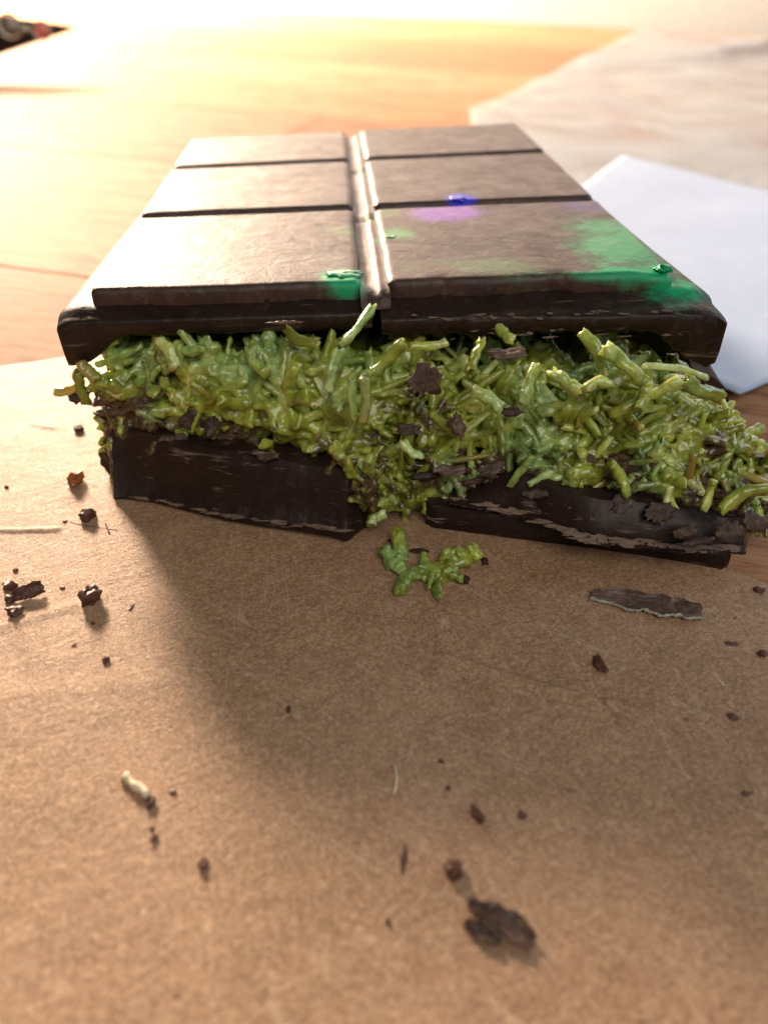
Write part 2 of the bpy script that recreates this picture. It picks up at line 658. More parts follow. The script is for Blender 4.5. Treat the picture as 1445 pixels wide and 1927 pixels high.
# wall behind the table, floor below
wp = tnor * (edge_d + 6)
wv = [wp + tdir * a + Vector((0, 0, z)) for a, z in ((-260, -72), (300, -72), (300, 45), (-260, 45))]
wv += [v + tnor * 8 for v in wv]
wall = mesh('wall', wv, [(0, 1, 2, 3), (7, 6, 5, 4), (0, 3, 7, 4), (1, 5, 6, 2), (3, 2, 6, 7), (0, 4, 5, 1)], WALLM, None, False)
tag(wall, kind='structure')
fl = mesh('floor', [(-300, -200, -72), (300, -200, -72), (300, 220, -72), (-300, 220, -72)], [(0, 1, 2, 3)],
          plain('floor', (0.3, 0.28, 0.26), 0.6), None, False)
tag(fl, kind='structure')

# brown baking paper
O_ = Vector((-4.2, 13.1, 0))
pa = Vector((-1, -0.43, 0)).normalized()
pb = Vector((0.82, -0.575, 0)).normalized()
NP = 440
creases = [((830, 1240), (1112, 1322), 0.045, 0.045), ((0, 1005), (110, 1003), 0.03, 0.04), ((405, 1328), (520, 1330), 0.012, 0.03),
           ((0, 1190), (190, 1130), 0.015, 0.08), ((1140, 1325), (1215, 1352), 0.045, 0.045), ((820, 1245), (815, 1420), 0.006, 0.03),
           ((65, 805), (105, 812), 0.02, 0.04), ((0, 1320), (300, 1290), 0.01, 0.12)]
crs = [(at(*a), at(*b_), h, wd) for a, b_, h, wd in creases]


def kraft_h(p):
    z = 0.035 + 0.030 * nz(p.x, p.y, 0, 0.35, 3) + 0.012 * nz(p.x, p.y, 0, 1.3, 9) + 0.005 * fb(p.x, p.y, 0, 3.5, 2, 3)
    for a, b_, h, wd in crs:
        ab = b_ - a
        t = max(0, min(1, (p - a).dot(ab) / ab.length_squared))
        dd = (p - a - ab * t).length
        if dd < wd * 4:
            z += h * math.exp(-(dd / wd) ** 2)
    return z


vs, fs = [], []
for i in range(NP + 1):
    for j in range(NP + 1):
        s_, t_ = 15.5 * i / NP, 17.0 * j / NP
        p = O_ + pa * s_ + pb * t_
        z = kraft_h(p)
        e = min(s_, t_)
        z += 0.05 * math.exp(-e / 0.5) * (0.6 + 0.4 * math.sin(s_ * 1.3))
        vs.append((p.x + 0.01 * nz(p.x, p.y, 0, 4), p.y + 0.01 * nz(p.x, p.y, 0, 4, 5), max(z, 0.012)))
for i in range(NP):
    for j in range(NP):
        a = i * (NP + 1) + j
        fs.append((a, a + NP + 1, a + NP + 2, a + 1))
kp = mesh('baking_paper', vs, fs, KRAFT)
sol = kp.modifiers.new('t', 'SOLIDIFY')
sol.thickness = 0.00006
sol.offset = -1
tag(kp, 'brown kraft baking paper spread on the table under the bar', 'baking paper')


def ground(p):
    return kraft_h(Vector((p.x, p.y, 0)))


# translucent film and white paper
def sheet(name, quad, n, zf, m):
    a, b_, c, d_ = [Vector((*q, 0)) for q in quad]
    vs, fs = [], []
    for i in range(n + 1):
        for j in range(n + 1):
            u, v = i / n, j / n
            p = (a * (1 - u) + b_ * u) * (1 - v) + (d_ * (1 - u) + c * u) * v
            vs.append((p.x, p.y, zf(p)))
    for i in range(n):
        for j in range(n):
            k = i * (n + 1) + j
            fs.append((k, k + n + 1, k + n + 2, k + 1))
    o = mesh(name, vs, fs, m)
    s = o.modifiers.new('t', 'SOLIDIFY')
    s.thickness = 0.00008
    return recentre(o)


def film_h(p):
    r = 1.0 * max(0, nz(p.x, p.y, 0, 0.035, 4)) + 0.30 * abs(fb(p.x, p.y, 0, 0.09, 7, 3)) + 2.6 * sstep(36, 60, p.x) * sstep(78, 95, p.y)
    ridge = abs((p.x - 44) * 0.55 - (p.y - 95) * 0.5 + 3 * nz(p.x, p.y, 0, .06))
    r += 0.9 * math.exp(-(ridge / 1.2) ** 2) * sstep(60, 75, p.y)
    return 0.10 + r * sstep(24, 45, p.y)


film = sheet('plastic_film', [(30.2, 113), (3.4, 41), (2.4, 21), (90, 36)][::1], 130, film_h, FILM)
# corners: back-left, front-left, near, right
tag(film, 'crinkled translucent film lying on the table behind the white paper', 'film')


def paper_h(p):
    return 0.22 + 0.05 * nz(p.x, p.y, 0, 0.3, 2)


A = at(1170, 303)
B = at(1445, 372)
Bx = A + (B - A) * 2.3
Dn = at(1385, 762)
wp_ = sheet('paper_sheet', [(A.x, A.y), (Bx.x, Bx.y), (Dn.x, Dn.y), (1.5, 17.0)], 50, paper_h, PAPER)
tag(wp_, 'bluish white paper sheet lying right of the chocolate bar', 'paper')

# ================================================================== THE BAR
BX, BY = 0.055, 0.015
FL, FR, BL, BR = at(162, 547, 2.75, BX, BY), at(1275, 513, 2.75, BX, BY), at(360, 260, 2.75, BX, BY), at(972, 230, 2.75, BX, BY)
UL, VL = 7.18, 9.4
nrm = (FR - FL).cross(BL - FL).normalized()


def tp(u, v, h=0.0):
    """top plate frame: u 0..7.18 left to right, v 0..9.4 front to back, h above the top face"""
    a, b_ = u / UL, v / VL
    return (FL * (1 - a) + FR * a) * (1 - b_) + (BL * (1 - a) + BR * a) * b_ + nrm * h


bar = thing('chocolate_bar', 'broken six square dark chocolate bar stuffed with green pistachio kataifi filling', 'chocolate bar', (0, 12, 0.03))

# cocoa-butter marks and a painted-on violet light flare, in bar-local coordinates (bar origin (0,12,.03))
def st(px, py, rx, ry, c, a, rz=0.5):
    p = at(px, py, 2.75, BX, BY) - Vector((0, 12, 0.03))
    return (p.x, p.y, p.z, rx, ry, rz, c, a)


stains_and_flare = [st(1275, 515, 0.75, 0.7, EM, 1.0, 0.4), st(1185, 460, 0.95, 1.5, (0.02, 0.30, 0.12), 0.8), st(1180, 518, 1.7, 0.30, EM, 0.75, 0.16),
          st(650, 522, 0.40, 0.40, EM, 1.0), st(840, 400, 0.7, 0.55, (0.30, 0.10, 0.62), 0.6), st(862, 372, 0.30, 0.3, (0.02, 0.02, 0.75), 0.95),  # the violet one is a light flare painted into the chocolate colour
          st(745, 440, 0.40, 0.40, (0.05, 0.34, 0.09), 0.6), st(650, 432, 0.35, 0.3, (0.10, 0.28, 0.08), 0.35),
          st(720, 400, 0.3, 0.4, (0.10, 0.28, 0.08), 0.35), st(930, 500, 1.1, 0.4, (0.10, 0.26, 0.08), 0.35),
          st(1090, 385, 0.6, 0.5, (0.10, 0.07, 0.30), 0.35)]
CH_TOP = choc('moulded chocolate', (0.045, 0.023, 0.018), 0.47, 0, stains_and_flare, 0.4, True, 1.47, 1.0)
CH_LIP = choc('chocolate shell edge', (0.016, 0.008, 0.0055), 0.42, 0.5, stains_and_flare[:3], 0.12, False, 1.36)
CH_CUT = choc('broken chocolate', (0.018, 0.0085, 0.006), 0.42, 0.9, (), 0.08, False, 1.36, 0.9)
CH_RAG = choc('ragged chocolate', (0.040, 0.020, 0.012), 0.5, 0.8, (), 0.8, False, 1.45, 2.0)

# --- six squares
UM0, UM1 = 3.36, 3.66          # centre channel
VR = [(0.0, 3.20), (3.40, 6.48), (6.66, 9.42)]
SQH = 0.20


def square(u0, u1, v0, v1, seed, chip_front=0.0):
    def axis(a, b_, n):
        e = [0, .004, .012, .03, .06, .09, .125]
        mid = list(np.linspace(0.125, (b_ - a) - 0.125, n))[1:-1]
        return [a + x for x in e] + [a + x for x in mid] + [b_ - x for x in e[::-1]]
    us, vv = axis(u0, u1, 34), axis(v0, v1, 30)
    r = 0.13
    vs, fs = [], []
    for u in us:
        for v in vv:
            # rounded rectangle in plan, wobbly edge
            uu, v_ = u, v
            cxu = min(max(u, u0 + r), u1 - r)
            cyv = min(max(v, v0 + r), v1 - r)
            du, dv = u - cxu, v - cyv
            L = max(abs(du), abs(dv))
            if L > 0 and abs(du) > 0 and abs(dv) > 0:
                k = L / math.hypot(du, dv)
                uu, v_ = cxu + du * k, cyv + dv * k
            e = min(u - u0, u1 - u, v - v0, v1 - v)
            hh = -SQH * (1 - sstep(-0.02, 0.012, e) * 0.45 - 0.55 * math.sqrt(max(0, 1 - (1 - min(1, max(0, e) / 0.10)) ** 2))) if e < 0.10 else 0.0
            if e <= 0.0:
                hh = -SQH - 0.03
            wob = 0.018 * fb(uu, v_, 0, 1.7, seed, 3) * (1 - sstep(0, .2, e))
            if chip_front:
                ef = v - v0
                c_ = max(0, fb(uu, 0, 0, 2.6, seed + 9, 4)) * chip_front
                if ef < 0.2:
                    v_ += c_ * 0.12 * (1 - ef / 0.2)
                    hh -= c_ * 0.06 * (1 - ef / 0.2)
            hh += 0.006 * nz(uu, v_, 0, 1.1, seed)
            if chip_front > 1:
                dc = math.hypot(u1 - uu, (v_ - v0) * .7)
                if dc < .55:
                    hh -= (1 - dc / .55) * (.07 + .09 * max(0, fb(uu, v_, 0, 5, 3, 3)))
            vs.append(tp(uu + wob, v_ + wob, hh))
    m_ = len(vv)
    for i in range(len(us) - 1):
        for j in range(m_ - 1):
            a = i * m_ + j
            fs.append((a, a + m_, a + m_ + 1, a + 1))
    return mesh('square', vs, fs, CH_TOP, bar)


k = 0
for (v0, v1) in VR:
    for (u0, u1) in ((0.0, UM0), (UM1, UL)):
        cf = 0.0
        if v0 == 0.0:
            cf = 0.5 if u0 == 0 else 1.3
        square(u0, u1, v0, v1, 11.3 * k + 2, cf)
        k += 1


# --- shell slabs carrying the squares (left and right half, parted by the crack)
def lip_profile(u, right):
    """closed loop of (v, h) for column u"""
    a = u / UL
    out = lerp(0.30, 0.50, a) if right else lerp(0.24, 0.20, a)
    out += 0.02 * fb(u, 0, 0, 1.5, 5) + (0.03 * fb(u, 0, 0, 5, 1) if right else 0)
    endl = 1 - sstep(-0.25, 0.45, u)
    endr = sstep(6.75, 7.45, u)
    bot = 0.52 + 0.36 * endl + 0.40 * endr + (0.13 * abs(fb(u, 0, 0, 4.5, 8)) if right else 0.02 * fb(u, 0, 0, 3, 8))
    roll = 0.0
    if u < 0: roll = 0.07 * (u / 0.4) ** 4
    if u > UL: roll = 0.10 * ((u - UL) / 0.46) ** 4
    t = -SQH - roll
    n1 = 0.012 * fb(u, 1, 0, 6, 3)
    pr = [(VL + 0.05, t - 0.05), (VL + 0.02, t)]
    for i in range(14):
        pr.append((lerp(VL, 0.10, i / 13), t))
    pr += [(0.03, t - 0.005), (-0.04, t - 0.03 + n1), (-0.10, t - 0.065), (-out * .62, t - 0.085 + n1), (-out * .85, t - 0.095), (-out * .97, t - 0.12),
           (-out, t - 0.135), (-out - 0.005 + n1, -lerp(0.35, bot, .4)), (-out + 0.01 - n1, -lerp(.35, bot, .75)), (-out + 0.05, -bot), (-out + 0.14, -bot - 0.02 + n1 * 2),
           (-out + 0.3, -bot + 0.06)]
    for i in range(8):
        pr.append((lerp(-out + 0.5, VL, i / 7), -0.52))
    pr += [(VL + 0.04, -0.7)]
    return pr


def half(u0, u1, right):
    cols = []
    n = 90
    for i in range(n + 1):
        u = lerp(u0, u1, i / n)
        q = []
        for v, h in lip_profile(u, right):
            uu = u + 0.012 * fb(v, h * 3, 0, 2, 6)
            tap = lerp(1.0, 0.1, max(0, min(1, v / VL)) ** .7)
            if uu > UL: uu = UL + (uu - UL) * tap
            if uu < 0: uu *= tap
            q.append(tp(uu, v, h))
        cols.append(q)
    vs, fs = loft(cols)
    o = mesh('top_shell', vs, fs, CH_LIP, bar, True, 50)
    return o


half(-0.40, 3.46, False)
half(3.56, UL + 0.46, True)

# --- channel strips between the two columns of squares
for (v0, v1), dv in zip(((-0.22, 3.0), (3.02, 6.1), (6.12, 9.5)), (0, 1, 2)):
    cols = []
    for i in range(25):
        v = lerp(v0, v1, i / 24)
        e = min(v - v0, v1 - v)
        top = 0.03 * sstep(0, 0.05, e)
        pr = []
        W = UM1 - UM0 + 0.06
        for j in range(13):
            f = j / 12
            prof = -SQH + 0.05 + (0.05 * (0.22 - f) / 0.22 if f < .22 else 0.055 * (f - .22) / .78) + 0.02 * math.exp(-((f - 0.7) / 0.1) ** 2) + top
            droop = -0.10 * sstep(0.0, -0.24, v)
            pr.append(tp(UM0 - 0.03 + W * f + 0.01 * fb(v, f, 0, 2, 3), v, prof - 0.02 + droop + 0.004 * fb(v * 2, f * 3, 0, 2, 7)))
        pr += [tp(UM1 + 0.02, v, -SQH - 0.06), tp(UM0 - 0.02, v, -SQH - 0.06)]
        cols.append(pr)
    vs, fs = loft(cols)
    mesh('groove_strip', vs, fs, CH_TOP, bar, True, 60)


# --- shell walls at the sides and back
def wall_loft(name, pts, z0, z1f, th, m):
    """vertical wall along plan points"""
    cols = []
    n = len(pts)
    for i, p in enumerate(pts):
        a = pts[max(i - 1, 0)]
        b_ = pts[min(i + 1, n - 1)]
        t = (b_ - a).normalized()
        nn = Vector((-t.y, t.x, 0))
        zt = z1f(p)
        cols.append([p + nn * (th / 2 + .01 * fb(p.x, p.y, zz, 3)) * sgn + Vector((0, 0, zz)) for sgn, zz in
                     [(1, z0), (1, lerp(z0, zt, .25)), (1, lerp(z0, zt, .5)), (1, lerp(z0, zt, .75)), (1, zt),
                      (-1, zt), (-1, lerp(z0, zt, .75)), (-1, lerp(z0, zt, .5)), (-1, lerp(z0, zt, .25)), (-1, z0)]])
    vs, fs = loft(cols)
    return mesh(name, vs, fs, m, bar, True, 40)


def topz(p):
    return 2.75 + BX * p.x + BY * (p.y - 9) - 0.36


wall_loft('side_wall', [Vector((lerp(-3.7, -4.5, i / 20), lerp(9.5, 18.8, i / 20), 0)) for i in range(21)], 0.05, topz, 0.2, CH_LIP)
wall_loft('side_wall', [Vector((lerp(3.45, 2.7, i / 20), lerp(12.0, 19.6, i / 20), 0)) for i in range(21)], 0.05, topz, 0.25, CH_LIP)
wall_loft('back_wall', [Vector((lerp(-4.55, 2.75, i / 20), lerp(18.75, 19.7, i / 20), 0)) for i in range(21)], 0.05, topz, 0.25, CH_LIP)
cols = []
for i in range(25):
    t = i / 24
    y = lerp(9.75, 12.2, t)
    tx, bx_ = lerp(4.42, 3.5, t), lerp(5.12, 3.75, t)
    zt = lerp(1.52, 2.3, t) + .04 * fb(y, 0, 0, 2)
    e = .12 * (1 - sstep(0, .08, t))
    pr = [(bx_, .05), (bx_ + .02 * fb(y, 1, 0, 3), .35), (lerp(bx_, tx, .35) + .05, .75), (lerp(bx_, tx, .7) + .03, zt - .28), (tx + .02, zt - e), (tx - .22, zt - e - .02),
          (lerp(bx_, tx, .6) - .26, .9), (bx_ - .3, .3), (bx_ - .28, .05)]
    cols.append([Vector((a, y + .03 * fb(a, z_, 0, 4), z_)) for a, z_ in pr])
vs, fs = loft(cols)
mesh('side_wall', vs, fs, choc('dark red brown chocolate', (0.030, 0.008, 0.008), 0.5), bar, True, 35)

# --- bottom shell, left piece
gl = [(215, 943), (262, 948), (313, 952), (350, 966), (387, 978), (443, 993), (490, 998), (535, 1002), (591, 1017), (630, 1024), (652, 1027)]
glp = [at(*p, 0.04) for p in gl]
_pf = np.polyfit([p.x for p in glp], [p.y for p in glp], 4)
XL = list(np.linspace(glp[0].x, glp[-1].x, 40))
YL = [float(np.polyval(_pf, x)) for x in XL]


def left_slab():
    cols = []
    x0, x1 = XL[0], at(690, 1000, 0.2).x
    n = 110
    for i in range(n + 1):
        x = lerp(x0, x1, i / n)
        y = interp(x, XL, YL) + 0.02 * nz(x, 0, 0, .9)
        end = sstep(0.92, 1.0, i / n)
        zb = 0.04
        bev = lerp(0.10, 0.26, i / n) + 0.02 * fb(x, 0, 0, 3)
        und = 0.05 * sstep(.1, .5, i / n)
        zt = 0.88 + 0.03 * fb(x, 0, 0, 2, 4) - 0.10 * end
        yy = y + 0.30 * end
        c = 0.006 * fb(x, 3, 0, 5, 2)
        pr = [(yy + 0.06 + und, zb), (yy + 0.02 + c, bev * .5), (yy + c * .5, bev)]
        for j in range(1, 7):
            zz = lerp(bev, zt, j / 7)
            pr.append((yy + 0.06 + 0.42 * (zz - bev) + 0.012 * fb(x * 0.35, zz * 6, 0, 2.2, 6), zz))
        pr += [(yy + 0.38 + 0.02 * fb(x, 0, 0, 6, 9), zt), (yy + 0.6, zt + 0.03), (yy + 3, 0.75), (18.2, 0.7), (18.2, zb), (yy + 3, zb)]
        cols.append([Vector((x if k_ > 12 else x + 0.03 * fb(yy, zz * 2, 0, 3, 4) * (1 if i in (0, n) else 0), a, zz)) for k_, (a, zz) in enumerate(pr)])
    vs, fs = loft(cols)
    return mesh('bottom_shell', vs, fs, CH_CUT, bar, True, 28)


left_slab()

# right piece
gr = [(800, 992), (892, 1009), (1019, 1020), (1120, 1036), (1250, 1058), (1368, 1079)]
grp = [at(*p, 0.04) for p in gr]
_pf = np.polyfit([p.x for p in grp], [p.y for p in grp], 3)
XR = list(np.linspace(grp[0].x, grp[-1].x, 40))
YR = [float(np.polyval(_pf, x)) for x in XR]


def right_slab():
    cols = []
    n = 110
    for i in range(n + 1):
        x = lerp(XR[0], XR[-1], i / n)
        y = interp(x, XR, YR)
        zt = 0.38 - 0.06 * i / n + 0.015 * fb(x, 0, 0, 3)
        c = 0.012 * fb(x, 3, 0, 5, 2)
        e = max(1 - sstep(0, .03, i / n), sstep(.98, 1, i / n)) * .06
        pr = [(y + .03 + e, 0.04), (y + c + e, 0.12), (y + c + e, 0.22), (y + 0.03 + e, 0.3), (y + 0.05 + e, zt), (y + .3, zt + .02), (y + 3, zt), (17.9, zt), (17.9, 0.04), (y + 3, 0.04)]
        cols.append([Vector((x, a, zz)) for a, zz in pr])
    vs, fs = loft(cols)
    return mesh('bottom_shell', vs, fs, CH_CUT, bar, True, 30)


right_slab()

# the split-off ragged layer lying on the right piece
le = [(845, 950), (892, 959), (976, 975), (1050, 1000), (1114, 1036), (1160, 1030), (1209, 1032), (1280, 1040), (1340, 1052), (1400, 1040)]
lep = [at(*p, 0.42) for p in le]
XE = list(np.linspace(lep[0].x, lep[-1].x, 60))
_k = np.exp(-np.linspace(-2, 2, 25) ** 2)
YE = list(np.convolve(np.pad(np.interp(XE, [p.x for p in lep], [p.y for p in lep]), 12, 'edge'), _k / _k.sum(), 'valid'))


def rag_layer():
    cols = []
    n = 240
    for i in range(n + 1):
        x = lerp(XE[0], XE[-1], i / n)
        y = interp(x, XE, YE)
        en = 0.06 * fb(x, 0, 0, 6, 3, 5)
        z = 0.43
        t = lerp(0.05, 0.42, sstep(0, .25, i / n)) * (1 - 0.35 * sstep(.55, 1, i / n))
        b_ = 0.012 * fb(x, 0, 0, 1.5, 8, 4)
        pr = [(y + en, z), (y + .01 + en, z + .025 + b_ * .3), (y + .10, z + .05 + b_), (y + .12 + b_, z + t * .35), (y + .20, z + t * .6 + b_), (y + .24 - b_, z + t * .75), (y + .34, z + t + b_),
              (y + .55, z + t), (y + 2, z + t), (y + 2, z - .02), (y + .3, z - .02)]
        cols.append([Vector((x, a, zz)) for a, zz in pr])
    vs, fs = loft(cols)
    return mesh('shell_layer', vs, fs, CH_CUT, bar, True, 32)


rag_layer()

# pale ragged edge splinters on the broken faces


# --- filling
XK = [-4.2, -3.6, -2.5, -1.2, -0.2, 0.4, 1.2, 2.4, 3.6, 4.3, 5.2]


def y_top(x): return interp(x, XK, [9.3, 8.98, 8.85, 8.8, 8.78, 9.1, 9.65, 9.8, 9.6, 9.0, 8.9])
def y_mid(x): return interp(x, XK, [9.1, 8.80, 8.55, 8.35, 8.20, 8.25, 8.35, 8.30, 8.15, 8.05, 8.3])
def y_bot(x): return interp(x, XK, [9.2, 8.72, 8.60, 8.35, 7.92, 8.05, 8.10, 7.88, 7.62, 7.50, 7.9])
def z_top(x): return interp(x, XK, [1.95, 1.98, 2.02, 2.06, 2.08, 2.14, 2.12, 2.14, 2.05, 1.65, 1.10])
def z_bot(x): return interp(x, XK, [0.55, 0.45, 0.80, 0.80, 0.25, 0.20, 0.62, 0.86, 0.80, 0.58, 0.45])


def fsurf(x, f):
    """front surface of the filling; f 0 bottom .. 1 top"""
    zb, zt = z_bot(x), z_top(x)
    z = lerp(zb, zt, f)
    if f < 0.5:
        y = lerp(y_bot(x), y_mid(x), sstep(0, 1, f * 2))
    else:
        y = lerp(y_mid(x), y_top(x), ((f - .5) * 2) ** 1.5)
    return Vector((x, y, z))


def cav(p):
    return sstep(0.02, 0.32, fb(p.x, p.y * .5, p.z, 2.3, 31, 3) + (0.25 * sstep(.4, 1, p.x) * sstep(1.75, 2.1, p.z)))


def fnormal(x, f):
    e = 0.02
    a = fsurf(x + e, f) - fsurf(x - e, f)
    b_ = fsurf(x, min(1, f + e)) - fsurf(x, max(0, f - e))
    n = a.cross(b_).normalized()
    return n if n.y < 0 else -n


fill = thing('filling', None, None, (0, 0, 0))
del fill['label'], fill['category']
fill.parent = bar
fill.location = (0, 0, 0)
XMIN, XMAX = -3.72, 4.75


def strand_path(L, curl, r, n=7):
    p = Vector((0, 0, 0))
    pts = [p.copy()]
    ax = Vector((r.uniform(-1, 1), r.uniform(-1, 1), r.uniform(-1, 1))).normalized()
    dr = Vector((1, 0, 0))
    for i in range(n - 1):
        dr = (Matrix.Rotation(curl * r.uniform(0.2, 1.4) / n, 3, ax) @ dr).normalized()
        p = p + dr * L / (n - 1)
        pts.append(p.copy())
    c = sum(pts, Vector()) / n
    return [q - c for q in pts]


def orient(n, r, out):
    """rotation that lays the strand's x axis in the surface, tipped outwards by 'out'"""
    t = n.orthogonal().normalized()
    t.rotate(Matrix.Rotation(r.uniform(0, 2 * math.pi), 3, n))
    d = (t * math.cos(out) + n * math.sin(out)).normalized()
    u = n.cross(d).normalized()
    w_ = d.cross(u)
    return Matrix((d, u, w_)).transposed() @ Matrix.Rotation(r.uniform(0, 6.28), 3, 'X')


# joined mass: core, many buried strands, cream blobs -> one skin
V, Fc = [], []


def addg(vs, fs):
    o = len(V)
    V.extend(vs)
    Fc.extend([tuple(i + o for i in f) for f in fs])


rr = random.Random(21)
NX = 60
cols = []
for i in range(NX + 1):
    x = lerp(XMIN + .12, XMAX - .15, i / NX)
    loop = []
    for j in range(11):
        f = j / 10
        p = fsurf(x, f)
        nn = fnormal(x, f)
        rec = 0.36 + 0.20 * fb(x, 0, p.z, 2.4, 12, 3) + 0.06
        p = p - nn * (max(0.2, rec) * (0.8 if f < .8 else 1.2) + 0.35 * cav(p))
        loop.append(p)
    yb = 17.4
    loop += [Vector((min(x, 2.9) if x > 0 else x, yb, z_top(x) + 0.1)), Vector((min(x, 2.9) if x > 0 else x, yb, 0.5))]
    cols.append(loop)
vs, fs = loft(cols)
addg(vs, fs)
for q in range(1450):
    x = rr.uniform(XMIN, XMAX)
    f = rr.uniform(0.0, 0.99)
    n = fnormal(x, f)
    dep = rr.uniform(-0.04, 0.24) if rr.random() < .6 else rr.uniform(.2, .5)
    if x > 0.6 and f > .72: dep += 0.12 + .5 * (f - .72)
    if f > .8: dep += 0.12
    if x < -0.9 and f < 0.05: dep += 0.05
    if dep < .3 and cav(fsurf(x, f)) > rr.uniform(0.15, 1.0): dep += 0.3
    L = rr.uniform(0.25, 0.95)
    r0 = rr.uniform(0.036, 0.09) if x < -0.3 else rr.uniform(.03, .078)
    path = strand_path(L, rr.uniform(0.2, 1.6), rr, 6)
    R = orient(n, rr, rr.uniform(-0.35, 0.35) if rr.random() < .8 or f > .7 else rr.uniform(.2, .9))
    c = fsurf(x, f) - n * dep
    path = [c + R @ p for p in path]
    rad = [r0 * rr.uniform(.6, 1.35) for _ in path]
    addg(*tube_geo(path, rad, 7, 0.42, q))
for q in range(300):
    x = rr.uniform(XMIN, XMAX)
    f = rr.uniform(0.0, 0.97)
    n = fnormal(x, f)
    c = fsurf(x, f) - n * (rr.uniform(0.05, 0.28) + .3 * cav(fsurf(x, f)))
    s3 = Vector((rr.uniform(.05, .22), rr.uniform(.04, .12), rr.uniform(.05, .20)))
    sd = rr.uniform(0, 100)
    addg([c + Vector((v.x * s3.x, v.y * s3.y, v.z * s3.z)) * (1 + 0.9 * nz(v.x, v.y, v.z, 1.9, sd)) for v in ICO2[0]], ICO2[1])
# drips that hang down the gap between the two bottom pieces and over the left slab
for (px, py, y_, L, dx) in ((700, 900, 7.72, .62, .05), (690, 940, 7.7, .45, -.1), (715, 960, 7.62, .35, .3), (668, 890, 7.8, .5, .25), (640, 860, 7.9, .4, .3),
                            (740, 930, 7.95, .35, -.2), (790, 925, 8.1, .35, .3), (820, 935, 8.15, .35, -.5), (770, 950, 8.1, .3, .1), (505, 845, 8.15, .32, .05), (560, 800, 8.3, .3, -.1),
                            (250, 880, 8.75, .7, 0.0), (240, 830, 8.7, .5, .1), (235, 910, 8.7, .3, -.05)):
    v = fw + RT * ((px - CX) / F_PX) + UP * ((CY - py) / F_PX)
    c = Vector(CPOS + v * (y_ / v[1]))
    path = [c + Vector((dx * (t - .5) * L + .03 * rr.uniform(-1, 1), 0.15 * (t - .5), -(t - .5) * L)) for t in (0, .2, .4, .6, .8, 1)]
    addg(*tube_geo(path, [.09, .10, .075, .07, .06, .035], 7, .25, int(px)))
    for s in range(3):
        path = strand_path(.3, 1, rr, 5)
        R = orient(Vector((0, -1, .3)).normalized(), rr, rr.uniform(-.2, .6))
        c2 = c + Vector((rr.uniform(-.1, .1), -0.02, rr.uniform(-L / 2, L / 2)))
        addg(*tube_geo([c2 + R @ p for p in path], [.045] * 5, 6, .2, s))
mass = remesh('cream_mass', V, Fc, 0.025, CREAM_B, fill, 1, 0.018)
mass['kind'] = 'stuff'

# individual strands standing out of the mass
protos = []
for k in range(26):
    r = random.Random(100 + k)
    path = strand_path(r.uniform(0.22, 0.85), r.uniform(0.1, 1.5), r, 6)
    r0 = r.uniform(0.045, 0.085)
    rad = [r0 * r.uniform(.7, 1.25) for _ in path]
    rad[0] *= r.uniform(.7, 1.1)
    rad[-1] *= r.uniform(.6, 1.1)
    vs, fs = tube_geo(path, rad, 9, 0.34, k, 3)
    me = D.meshes.new('strand')
    me.from_pydata([tuple(v * S) for v in vs], [], fs)
    me.polygons.foreach_set('use_smooth', [True] * len(me.polygons))
    me.materials.append(OCHRE if k == 25 else CREAM)
    protos.append(me)


def put_strand(me, c, R):
    o = D.objects.new('strand', me)
    COL.objects.link(o)
    o.parent = fill
    o.matrix_local = Matrix.Translation(c * S - origin_of(fill)) @ R.to_4x4()
    return o


cnt = 0
rs = random.Random(77)
while cnt < 270:
    x = rs.uniform(XMIN + .05, XMAX) if rs.random() < .45 else rs.uniform(0.2, XMAX)
    f = rs.uniform(0.04, 0.97)
    n = fnormal(x, f)
    dep = rs.uniform(-0.03, 0.13)
    if x > 0.6 and f > .75: dep += 0.15
    if cav(fsurf(x, f)) > rs.uniform(.3, 1.2): continue
    if f > .78: dep += .12
    out = rs.uniform(-0.25, 0.25) if rs.random() < .85 or f > .7 else rs.uniform(.3, .9)
    c = fsurf(x, f) - n * dep
    put_strand(protos[rs.randrange(25)] if rs.random() < .94 else protos[25], c, orient(n, rs, out))
    cnt += 1


# placed strands that the photograph shows singly: two ends given as (pixel, distance Y)
def sight(px, py, y_):
    v = fw + RT * ((px - CX) / F_PX) + UP * ((CY - py) / F_PX)
    return Vector(CPOS + v * (y_ / v[1]))


def own_strand(a, b_, ya, yb, r0, m=CREAM, bend=0.06, sd=0, parent=None):
    r = random.Random(sd)
    A_, B_ = sight(*a, ya), sight(*b_, yb)
    ax = (B_ - A_).orthogonal().normalized()
    n = 7
    path = []
    for i in range(n):
        t = i / (n - 1)
        path.append(A_.lerp(B_, t) + ax * bend * math.sin(math.pi * t) + Vector((r.uniform(-1, 1), r.uniform(-1, 1), r.uniform(-1, 1))) * r0 * .15)
    rad = [r0 * r.uniform(.88, 1.12) for _ in path]
    
    vs, fs = tube_geo(path, [q * 1.12 for q in rad], 10, .28, sd, 3)
    o = mesh('strand', vs, fs, m, parent or fill)
    return o


